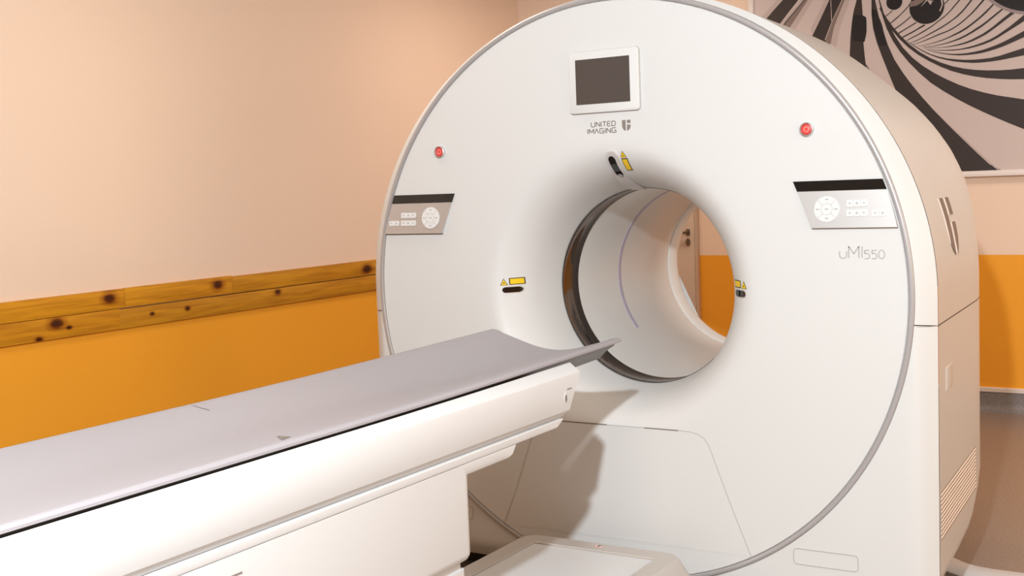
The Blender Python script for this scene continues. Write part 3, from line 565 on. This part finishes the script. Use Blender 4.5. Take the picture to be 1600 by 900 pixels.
# maker's lettering and shield on the front
hgt, lw = .0150, .0030
un = [('U', .0135, .0052), ('N', .0135, .0040), ('I', .002, .0040), ('T', .0135, .0040), ('E', .0115, .0050), ('D', .0130, 0)]
im = [('I', .002, .0045), ('M', .0165, .0040), ('V', .0145, .0045), ('G', .0145, .0050), ('I', .002, .0045), ('N', .0140, .0050), ('G', .0145, 0)]
lab(obj('lettering', *merge(lettering(un, -.0625, .5555, -.0006, hgt, lw), lettering(im, -.0775, .5335, -.0006, hgt, lw)), INK, sc), 'grey printed lettering UNITED IMAGING')
def shield(): # three pieces of the shield, unit box (0..1, 0..-1.2)
    L_ = [(0, 0), (.42, 0), (.42, -1.2), (.30, -1.16), (.18, -1.07), (.08, -.93), (.02, -.78), (0, -.62)]
    T_ = [(.58, 0), (1, 0), (1, -.36), (.58, -.36)]
    B_ = [(.58, -.52), (1, -.52), (1, -.66), (.98, -.80), (.92, -.94), (.82, -1.07), (.70, -1.16), (.58, -1.2)]
    return [L_, T_, B_]
emb = None
for poly in shield():
    o = obj('shield_logo' if emb is None else 'shield_piece', *front([(.0515 + u * .0305, .5715 + v * .0295) for u, v in poly], -.0008, .0), INK, emb or sc)
    if emb is None: emb = lab(o, 'grey shield logo beside the printed name')

# model lettering uMI 550
z0 = .1165
GL['M2'] = [[(0, 0), (0, 1), (.5, .35), (1, 1), (1, 0)]]
big = merge(lettering([('u', .0215, 0)], .7625, z0, -.0005, .0345, .0036), lettering([('M2', .0300, .0085), ('I', .002, 0)], .7905, z0 + .0015, -.0005, .0345, .0036))
small = lettering([('5', .0165, .0045), ('5', .0165, .0045), ('0', .0175, 0)], .8365, z0 - .001, -.0005, .0385, .0034)
lab(obj('model_lettering', *merge(big, small), INKLIGHT, sc), 'pale grey lettering uMI 550')

# emergency stop buttons
for s, x, z in ((-1, -.680, .502), (1, .669, .507)):
    b = obj('stop_button', *merge(grid([[(x + r * math.cos(2 * math.pi * i / 28), y, z + ZC + r * math.sin(2 * math.pi * i / 28)) for i in range(28)] for r, y in ((.0225, .001), (.0215, -.008), (.0185, -.0095), (.0165, -.004))], True)), PANELSILVER, sc)
    c = obj('button_cap', *front(circle(x, z, .0160), -.006, .0), RED, b, bevel=.0015)
    obj('cap_mark', *ribbon(circle(x, z, .0072), .0028, -.0066, True), REDPALE, b)
    lab(c, 'red stop button cap')

# control panels
def arc_edge(s, z): return s * math.sqrt(.9595 ** 2 - z * z)
for s in (-1, 1):
    top, mid, bot = .350, .3195, .209
    xi = lambda z: s * (.624 + (.350 - z) * (.682 - .624) / .141)     # slanting inner edge
    zs = [bot + (mid - bot) * i / 8 for i in range(9)]
    # panel face: the lower edge stands out as a small ledge
    yz = lambda z: -.0135 + .0105 * ((z - bot) / (mid - bot))
    fr = [[(xi(z), yz(z), z + ZC), (arc_edge(s, z), yz(z), z + ZC)] for z in zs]
    v, fc = grid(fr)
    n = len(v); bk = [(x, .001, z) for x, y, z in v]; v += bk
    m_ = 2 * 9
    fc += [(0, 1, 1 + n, n)] + [(2 * i, 2 * i + 2, 2 * i + 2 + n, 2 * i + n) for i in range(8)] + [(2 * i + 1, 2 * i + 3, 2 * i + 3 + n, 2 * i + 1 + n) for i in range(8)] + [(16, 17, 17 + n, 16 + n)]
    cp = obj('control_panel', v, fc, PANELSILVER, sc, angle=25)
    lab(cp, 'slanted silver control panel on the %s of the bore' % ('left' if s < 0 else 'right'))
    # dark line under the ledge
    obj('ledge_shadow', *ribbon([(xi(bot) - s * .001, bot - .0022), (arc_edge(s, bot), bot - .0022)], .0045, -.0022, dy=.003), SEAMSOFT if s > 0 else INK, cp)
    zs2 = [mid + .001 + (top - mid) * i / 3 for i in range(4)]
    pts = [(xi(z), z) for z in zs2] + [(arc_edge(s, z), z) for z in reversed(zs2)]
    lab(obj('display_strip', *front(pts, -.0035, .001), GLOSSBLACK, cp), 'black glass strip along the panel top')
    # direction pad
    yf = yz(.265) - .0008; cx = s * .7285; cz = .2655
    def tilted(poly, off): return prism(poly, lambda x, z: (x, yz(z) - off, z + ZC), lambda x, z: (x, yz(z) + .003, z + ZC))
    def tribbon(path, wd, off, closed=False):
        v, fc = ribbon(path, wd, 0, closed); return [(x, y + yz(z - ZC) - off, z) for x, y, z in v], fc
    pad = obj('direction_pad', *tilted(circle(cx, cz, .0385, n=40), .002), BUTTON, cp)
    marks = [tribbon([(cx + dx - .004, cz + dz), (cx + dx, cz + dz + .003), (cx + dx + .004, cz + dz)], .0022, .0030) for dx, dz in ((0, .028), (0, -.029))] + \
            [tribbon([(cx + dx - .005, cz + dz), (cx + dx + .005, cz + dz)], .0022, .0030) for dx, dz in ((-.028, 0), (.028, 0), (0, 0))]
    lines = [tribbon(circle(cx, cz, .0175, n=30), .0010, .0026, True)] + [tribbon([(cx + .018 * math.cos(R(a)), cz + .018 * math.sin(R(a))), (cx + .037 * math.cos(R(a)), cz + .037 * math.sin(R(a)))], .0010, .0026) for a in (45, 135, 225, 315)]
    for q in marks: obj('pad_mark', *q, SYMBOL, cp)
    for q in lines: obj('pad_line', *q, SEAMSOFT, cp)
    groups = [(-.861, -.7955, .267, .2855, 3), (-.861, -.7955, .2385, .2575, 3), (-.916, -.8715, .2395, .2565, 2)] if s < 0 else \
             [(.788, .8495, .2715, .2910, 3), (.788, .8495, .2425, .2620, 3), (.863, .9045, .2415, .2605, 2)]
    for a, b, c, d, k in groups:
        wdt = (b - a) / k
        for i in range(k):
            x0, x1 = a + i * wdt + (.0004 if i else 0), a + (i + 1) * wdt - (.0004 if i < k - 1 else 0)
            yb_ = yz((c + d) / 2)
            bt = obj('button', *tilted(rrect(x0, x1, c, d, .0015, 2), .0022), BUTTON, cp)
            mx_, mz_ = (x0 + x1) / 2, (c + d) / 2
            mk = tribbon([(mx_ - .003, mz_ - .001), (mx_, mz_ + .0022), (mx_ + .003, mz_ - .001)], .0018, .0032) if i % 2 == 0 else tribbon(circle(mx_, mz_, .0026, n=8), .0014, .0032, True)
            obj('button_mark', *mk, SYMBOL, cp)

# laser windows and yellow labels at the sides of the bore
def plate_flare(poly, off, dens=1):
    v = [on_flare(x, z, off) for x, z in poly] + [on_flare(x, z, -.004) for x, z in poly]; n = len(poly)
    return v, [tuple(range(n))] + [(i, (i + 1) % n, (i + 1) % n + n, i + n) for i in range(n)]
def flare_strip(us, fn, off, back=-.004):
    # strip of quads along us; fn(u) gives the two edge points (x, z)
    rows = []
    for u in us:
        (a, b), (c, d) = fn(u)
        rows.append([on_flare(a, b, back), on_flare(a, b, off), on_flare((a + c) / 2, (b + d) / 2, off), on_flare(c, d, off), on_flare(c, d, back)])
    v, fc = grid(rows); n = len(v)
    fc += [(0, 1, 2, 3, 4), tuple(range(n - 5, n))]
    return v, fc
def pill_flare(r0_, r1_, zc, hz_, s, off):
    n = 14
    def fn(u):
        x = r0_ + (r1_ - r0_) * u; d0, d1 = x - r0_, r1_ - x; k = min(d0, d1, hz_)
        h = math.sqrt(max(hz_ ** 2 - (hz_ - k) ** 2, 1e-8))
        return (s * x, zc + h), (s * x, zc - h)
    us = sorted(set([i / n for i in range(n + 1)] + [.02, .05, .95, .98]))
    return flare_strip(us, fn, off)
for s in (-1, 1):
    ro = .009 if s > 0 else 0.0
    wn = lab(obj('laser_window', *pill_flare(.397 + ro, .453 + ro, .0025, .0125, s, .0012), PANELSILVER, sc), 'dark laser window %s of the bore' % ('left' if s < 0 else 'right'))
    obj('window_glass', *pill_flare(.400 + ro, .450 + ro, .0025, .0100, s, .0022), GLOSSBLACK, wn)
    lb = lab(obj('warning_label', *flare_strip([i / 6 for i in range(7)], lambda u: ((s * (.394 + .036 * u + ro), .0445), (s * (.394 + .036 * u + ro), .0200)), .0010), LABELBLACK, sc), 'yellow laser label with black border')
    obj('label_field', *flare_strip([i / 6 for i in range(7)], lambda u: ((s * (.3965 + .031 * u + ro), .0415), (s * (.3965 + .031 * u + ro), .0230)), .0016), YELLOW, lb)
    tri = lab(obj('warning_triangle', *flare_strip([i / 8 for i in range(9)], lambda u: ((s * (.4335 + .0215 * u + ro), .0195 + max(.0003, .0245 * (1 - abs(2 * u - 1)))), (s * (.4335 + .0215 * u + ro), .0192)), .0010), LABELBLACK, sc), 'yellow warning triangle')
    obj('triangle_field', *flare_strip([i / 8 for i in range(9)], lambda u: ((s * (.4362 + .0161 * u + ro), .0207 + max(.0003, .0193 * (1 - abs(2 * u - 1)))), (s * (.4362 + .0161 * u + ro), .0205)), .0016), YELLOW, tri)
    obj('triangle_mark', *flare_strip([0, .5, 1], lambda u: ((s * (.4426 + .0034 * u + ro), .0295), (s * (.4426 + .0034 * u + ro), .0250)), .0021), LABELBLACK, tri)
# camera strip at the top of the bore
def strip_top(z0_, z1_, hw, off, r0=True, r1=True, shift_=lambda z: 0.0):
    n = 26
    def fn(u):
        z = z0_ + (z1_ - z0_) * u
        k = min((z1_ - z) if r1 else 9, (z - z0_) if r0 else 9, hw)
        h = math.sqrt(max(hw * hw - (hw - k) ** 2, 1e-8)); c = shift_(z)
        return (c - h, z), (c + h, z)
    us = sorted(set([i / n for i in range(n + 1)] + [.005, .015, .985, .995]))
    return flare_strip(us, fn, off)
sh = lambda z: .006 - .022 * min(1, max(0, (.43 - z) / .075)) ** 1.5
cs = lab(obj('camera_strip', *strip_top(.3475, .474, .0235, .0085, r0=False, shift_=sh), PANELSILVER, sc, angle=60), 'silver tongue with camera window above the bore'); cs.data.materials[0] = mat('tongue_silver', (.64, .62, .615), .35, .25, .5)
obj('camera_window', *strip_top(.394, .460, .0130, .0092, shift_=lambda z: .004), GLOSSBLACK, cs)
obj('window_foot', *strip_top(.3955, .4045, .0105, .0097, shift_=lambda z: .003), SILVER, cs)
lb = lab(obj('warning_label', *flare_strip([i / 6 for i in range(7)], lambda u: ((.035, .4075 + .040 * u), (.0585, .4075 + .040 * u)), .0010), LABELBLACK, sc), 'upright yellow label beside the camera tongue')
obj('label_field', *flare_strip([i / 6 for i in range(7)], lambda u: ((.0380, .4105 + .034 * u), (.0555, .4105 + .034 * u)), .0016), YELLOW, lb)
tri = lab(obj('warning_triangle', *flare_strip([0, .34, .67, .97, 1], lambda u: ((.0455 - .0115 * (1 - u), .4505 + .021 * u), (.0457 + .0115 * (1 - u), .4505 + .021 * u)), .0010), LABELBLACK, sc), 'yellow warning triangle above the upright label')
obj('triangle_field', *flare_strip([0, .34, .67, .97, 1], lambda u: ((.0455 - .0088 * (1 - u), .4518 + .0165 * u), (.0457 + .0088 * (1 - u), .4518 + .0165 * u)), .0016), YELLOW, tri)
obj('triangle_mark', *flare_strip([0, .5, 1], lambda u: ((.0440, .4545 + .004 * u), (.0472, .4545 + .004 * u)), .0021), LABELBLACK, tri)

# emblem on the right-hand side of the housing
def on_side(y, z, off):
    x = half_w(y)
    if z > 0:
        lo_, hi_ = .5, 1.1
        for _ in range(40):
            x = (lo_ + hi_) / 2; a = math.degrees(math.atan2(x, z))
            if math.hypot(x, z) < shell_R(a, y): lo_ = x
            else: hi_ = x
    return (x + off, y, z + ZC)
def side_plate(poly, off, back=-.003, sub=6):
    # subdivide the outline into horizontal slices so that it follows the curved cover
    zs_ = sorted(set(z for y, z in poly) | set(min(z for y, z in poly) + (max(z for y, z in poly) - min(z for y, z in poly)) * i / 14 for i in range(15)))
    rows = []
    for z in zs_:
        z_c = min(max(z, zs_[0] + 1e-5), zs_[-1] - 1e-5); xs = []
        for (ya, za), (yb, zb) in zip(poly, poly[1:] + poly[:1]):
            if (za - z_c) * (zb - z_c) < 0: xs.append(ya + (yb - ya) * (z_c - za) / (zb - za))
        if len(xs) >= 2: rows.append([on_side(min(xs), z, back), on_side(min(xs), z, off), on_side(max(xs), z, off), on_side(max(xs), z, back)])
    v, fc = grid(rows); n = len(v)
    return v, fc + [(0, 1, 2, 3), tuple(range(n - 4, n))]
emb = None
for poly in shield():
    pl = [(.278 + u * .155 + .27 * (-v) * .15, .282 + v * .1515) for u, v in poly]
    o = obj('side_emblem' if emb is None else 'emblem_piece', *side_plate(pl, .0016), EMBLEMEDGE, emb or sc)
    if emb is None: emb = lab(o, 'brown grey shield emblem on the scanner side')
    c0 = min(y for y, z in pl)
    pl2 = [(y if abs(u - (0 if poly[0][0] < .3 else .58)) > .02 else y + .012, z) for (y, z), (u, v) in zip(pl, poly)]
    obj('emblem_face', *side_plate(pl2, .0024), EMBLEM, emb)
# small flush hatch on the lower side panel
hs = [(.17, -.228), (.285, -.228), (.285, -.30), (.17, -.30)]
def side_ribbon(path, wd, off):
    ps = []
    for (ya, za), (yb, zb) in zip(path, path[1:]):
        l = math.hypot(yb - ya, zb - za); ny, nz = -(zb - za) / l * wd / 2, (yb - ya) / l * wd / 2
        ps.append(([on_side(ya + ny, za + nz, off), on_side(ya - ny, za - nz, off), on_side(yb - ny, zb - nz, off), on_side(yb + ny, zb + nz, off)], [(0, 1, 2, 3)]))
    return merge(*ps)
obj('side_hatch', *side_plate(hs, .0014), WHITE, sc, bevel=.001)
# vent grille: slats in a shallow tray
vent = lab(obj('vent_grille', *side_plate([(.068, -.588), (.735, -.588), (.735, -.738), (.068, -.738)], .0008), GRILLEBACK, sc), 'slatted white vent low on the scanner side')
NS = 11
slat_me = None
for i in range(NS):
    z = -.5915 - (i + .5) * (.1435 / NS); h = .0040
    ya, yb = .072, .731
    v = [on_side(y, z + dz, off) for y in (ya, yb) for dz, off in ((h, .0005), (h * .2, .0030), (-h, .0008))]
    obj('slat', v, [(0, 1, 4, 3), (1, 2, 5, 4), (0, 3, 5, 2), (0, 2, 1), (3, 4, 5)], GRILLE, vent, smooth=False)

# ================================================================== PATIENT TABLE
tb = thing('patient_table', 'long white patient table with grey curved top reaching towards the bore', 'medical table', (0, -1.6, 0))
rise = lambda y: .0145 * min(1, max(0, (y + 1.5) / 1.09)) ** 1.3
YE, YS = -.41, -2.78
dish = lambda y: .30 + .70 * min(1, max(0, (y + 1.7) / 1.1))      # the top dishes more towards its free end
def top_z(x, y=-.41):
    a = abs(x)
    p1 = -.137 + .047 * (a / .21) ** 2; p2 = -.1135 - .0235 * math.cos(math.pi * min(a, .215) / .215)
    return -.0985 - dish(y) * (-.0875 - (.5 * (p1 + p2) if a < .2 else -.0890)) - .03 * x
xs = [-.2 + .4 * i / 24 for i in range(25)]
rim = [(.210, -.0985), (.2195, -.0975), (.2265, -.0985), (.2302, -.1030), (.2295, -.1085), (.2195, -.1115)]
tilt = lambda l: [(x, z - .03 * x) for x, z in l]
def ring_at(y): return tilt([(-x, z) for x, z in reversed(rim)]) + [(x, top_z(x, y)) for x in xs] + tilt(rim) + [(x, top_z(x, y) - .012) for x in reversed(xs)]
ysn = [YS, -2.4, -2.0, -1.6, -1.3, -1.1, -1.0, -.9, -.8, -.7, -.6, -.5, -.44, -.416, YE]
def lofted(ring, ysn, shrink_end=0):
    rows = []
    for i, y in enumerate(ysn):
        k = 1.0
        rows.append([(x * k, y, z + rise(y) + ZC) for x, z in (ring(y) if callable(ring) else ring)])
    v, fc = grid(rows, True)
    return v, fc, len(rows[0])
v, fc, n = lofted(ring_at, ysn)
# end caps as strips between the upper and the lower skin
def caps(n, nrow):
    out = []
    for base in (0, (nrow - 1) * n):
        out.append(tuple(base + i for i in range(n)))
    return out
tt = obj('tabletop', v, fc + caps(n, len(ysn)), PAD, tb, angle=45)
lab(tt, 'grey dished tabletop')
un_ = tilt([(-.2185, -.1115), (-.215, -.118), (-.19, -.135), (-.165, -.160), (-.10, -.186), (.10, -.186), (.165, -.160), (.19, -.135), (.215, -.118), (.2185, -.1115), (.15, -.130), (.06, -.150), (-.06, -.150), (-.15, -.130)])
v, fc, n = lofted(un_, [YS + .03, -2.0, -1.1, -.9, -.7, -.55, -.47, -.43])
lab(obj('tabletop_underside', v, fc + caps(n, 8), CARBON, tb, angle=30), 'dark shell under the tabletop')
# marks on the tabletop
def on_top(x, y, off=.0006): return (x, y, top_z(x, y) + rise(y) + ZC + off)
obj('position_mark', [on_top(.158, -1.815, .0012), on_top(.202, -1.822, .0012), on_top(.206, -1.853, .0012)], [(0, 1, 2)], GREYMARK, tt, smooth=False)
def top_line(pts, wd):
    rows = [[on_top(x, y - wd / 2), on_top(x, y + wd / 2)] for x, y in pts]
    return grid(rows)
obj('top_seam', *top_line([(-.222 + .066 * i / 6, -1.690 - .0 * i) for i in range(7)], .0028), GREYMARK, tt)
obj('top_seam', *top_line([(.135 + .045 * i / 5, -1.68) for i in range(6)], .0022), SEAMSOFT, tt)

# table body
def body(ringp, yfront, yback, m, name, angle=30, bevel=0):
    n = len(ringp)
    rows = [[(x, y, z + ZC + (.6 * rise(y) if z > -.125 else 0)) for x, z in ringp] for y in (yback, -2.0, -1.5, -1.3, -1.15)]
    if yfront(-.13) > -1.0: rows += [[(x, y, z + ZC + (.6 * rise(y) if z > -.125 else 0)) for x, z in ringp] for y in (-1.05, -.95)]
    rows.append([(x, yfront(z), z + ZC + (.6 * rise(yfront(z)) if z > -.125 else 0)) for x, z in ringp])
    v, fc = grid(rows, True)
    fc += [tuple(range(n)), tuple(range(len(v) - 1, len(v) - n - 1, -1))]
    return obj(name, v, fc, m, tb, angle=angle, bevel=bevel)
sym = lambda l: l + [(-x, z) for x, z in reversed(l)]
ring1 = sym([(.2195, -.200), (.2200, -.134), (.2225, -.1245), (.229, -.1215), (.2615, -.1355), (.2645, -.1380), (.2658, -.1420), (.2658, -.2300), (.2652, -.2312), (.2500, -.2485), (.244, -.2495)])
body(ring1, lambda z: -.735 - .70 * (-.133 - z), -2.9, WHITE2, 'upper_body', angle=28)
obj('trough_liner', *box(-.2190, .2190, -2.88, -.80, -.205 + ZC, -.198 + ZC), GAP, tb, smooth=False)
ring2 = sym([(.244, -.2490), (.2610, -.2492), (.2628, -.2505), (.2628, -.2650), (.2618, -.2675), (.255, -.2682)])
body(ring2, lambda z: -.835 - 1.9 * max(0, -.2505 - z) - (.0 if z > -.262 else .5 * (-.262 - z)), -2.9, WHITE2, 'lower_body')
ring3 = sym([(.252, -.2680), (.2600, -.2690), (.2612, -.270), (.2612, -.290), (.258, -.2965), (.250, -.2985)])
body(ring3, lambda z: -1.075 - 1.0 * max(0, -.272 - z) - (1.2 * max(0, -.290 - z)), -2.6, WHITE2, 'bracket')
obj('bracket_gap', *box(-.2585, .2585, -2.6, -1.085, -.2696 + ZC, -.2676 + ZC), SEAM, tb, smooth=False)
def rbox(x0, x1, y0, y1, z0, z1, r, rb):
    # upright block, corners rounded in plan, lower edge rounded
    pl = lambda d: rrect(x0 + d, x1 - d, y0 + d, y1 - d, max(r - d, .004), 6)
    rows = [[(x, y, z1) for x, y in pl(0)], [(x, y, z0 + rb) for x, y in pl(0)]] + [[(x, y, z0 + rb - rb * math.sin(R(a))) for x, y in pl(rb - rb * math.cos(R(a)))] for a in (22, 45, 67, 90)]
    v, fc = grid(rows, True); n = len(rows[0])
    fc += [tuple(range(n)), tuple(range(len(v) - n, len(v)))]
    return v, fc
obj('column_cover', *rbox(-.2618, .2618, -2.45, -1.278, -.503 + ZC, -.2690 + ZC, .030, .022), WHITE2, tb, angle=40)
obj('column_base', *rbox(-.252, .252, -2.42, -1.300, -.822 + ZC, -.520 + ZC, .018, .004), WHITE2, tb, angle=40)
obj('column_neck', *box(-.240, .240, -2.40, -1.31, -.53 + ZC, -.495 + ZC), WHITE2, tb, smooth=False)
obj('grip_recess', *box(.2612, .2624, -2.40, -2.035, -.3085 + ZC, -.3045 + ZC), INK, tb, smooth=False)
# release key on the body side
rk = lab(obj('release_key', *prism(circle(-.817, -.196, .0155, .0150, 24), lambda y, z: (.2672, y, z + ZC), lambda y, z: (.262, y, z + ZC)), WHITE2, tb), 'small oval key at the front of the table body')
obj('key_face', *prism([(y, z) for y, z in circle(-.8235, -.1970, .0055, .0105, 20)], lambda y, z: (.2677, y, z + ZC), lambda y, z: (.265, y, z + ZC)), INK, rk)
obj('key_mark', *box(.2664, .2670, -.815, -.790, -.1752 + ZC, -.1728 + ZC), INK, tb, smooth=False)

# base plate in front of the scanner
ZB = -.82 + ZC
def loop(x, yb_, yf_, r): return [(a, b) for a, b in rrect(-x, x, yf_, yb_, r, 6)]
YBk = -.135
lv = [(.365, -.100, .10, .002), (.365, -.100, .10, ZB - .115), (.352, -.107, .09, ZB - .085), (.312, -.122, .075, ZB - .030), (.298, -.128, .065, ZB - .010), (.285, YBk, .055, ZB), (.2235, YBk - .068, .004, ZB), (.2215, YBk - .070, .003, ZB - .002), (.2215, YBk - .070, .003, ZB - .012)]
rows = [[(x, y, z) for x, y in loop(hx, yb_, -2.75 - (hx - .285), r)] for hx, yb_, r, z in lv]
bf = obj('base_frame', *grid(rows, True), FRAME, tb, angle=35)
lab(bf, 'grey metal frame of the table base')
lab(obj('base_panel', *box(-.2205, .2205, -2.69, YBk - .0712, ZB - .03, ZB - .006), WHITE2, tb, smooth=False), 'white panel set into the base frame')
wl = lab(obj('warning_label', *prism(circle(.002, -.166, .0175, .0125, 24), lambda x, y: (x, y, ZB + .001), lambda x, y: (x, y, ZB - .001)), mat('label_rose', (.62, .32, .30), .5), tb), 'small round warning label on the base frame')
obj('label_field', *prism(circle(.002, -.166, .0145, .0095, 24), lambda x, y: (x, y, ZB + .0016), lambda x, y: (x, y, ZB)), mat('label_pink', (.80, .66, .63), .5), wl)
obj('label_mark', *merge(box(-.001, .005, -.174, -.158, ZB, ZB + .0022), box(.003, .010, -.162, -.158, ZB, ZB + .0022)), LABELBLACK, wl, smooth=False)

# white cable cover on the floor to the right of the scanner
pts_b = [(.862, .905), (.914, .875), (.945, .845), (.974, .826), (1.01, .813), (1.057, .806), (1.156, .804), (1.4, .804), (2.6, .804)]
pts_f = [(.868, .732), (.918, .708), (.94, .693), (.968, .676), (1.0, .664), (1.06, .655), (1.156, .652), (1.4, .652), (2.6, .652)]
rows = [[(x0, y0, .0005), (x0, y0 - .004, .010), (x0 * .97 + x1 * .03, y0 * .93 + y1 * .07, .013), (x0 * .03 + x1 * .97, y0 * .07 + y1 * .93, .013), (x1, y1 + .004, .010), (x1, y1, .0005)] for (x0, y0), (x1, y1) in zip(pts_b, pts_f)]
v, fc = grid(rows, True); n = 6
fc += [tuple(range(6)), tuple(range(len(v) - 6, len(v)))]
cc = obj('cable_cover', v, fc, WHITE2, None, angle=40)
cc['label'] = 'flat white cable cover curving across the floor beside the scanner'; cc['category'] = 'cable cover'
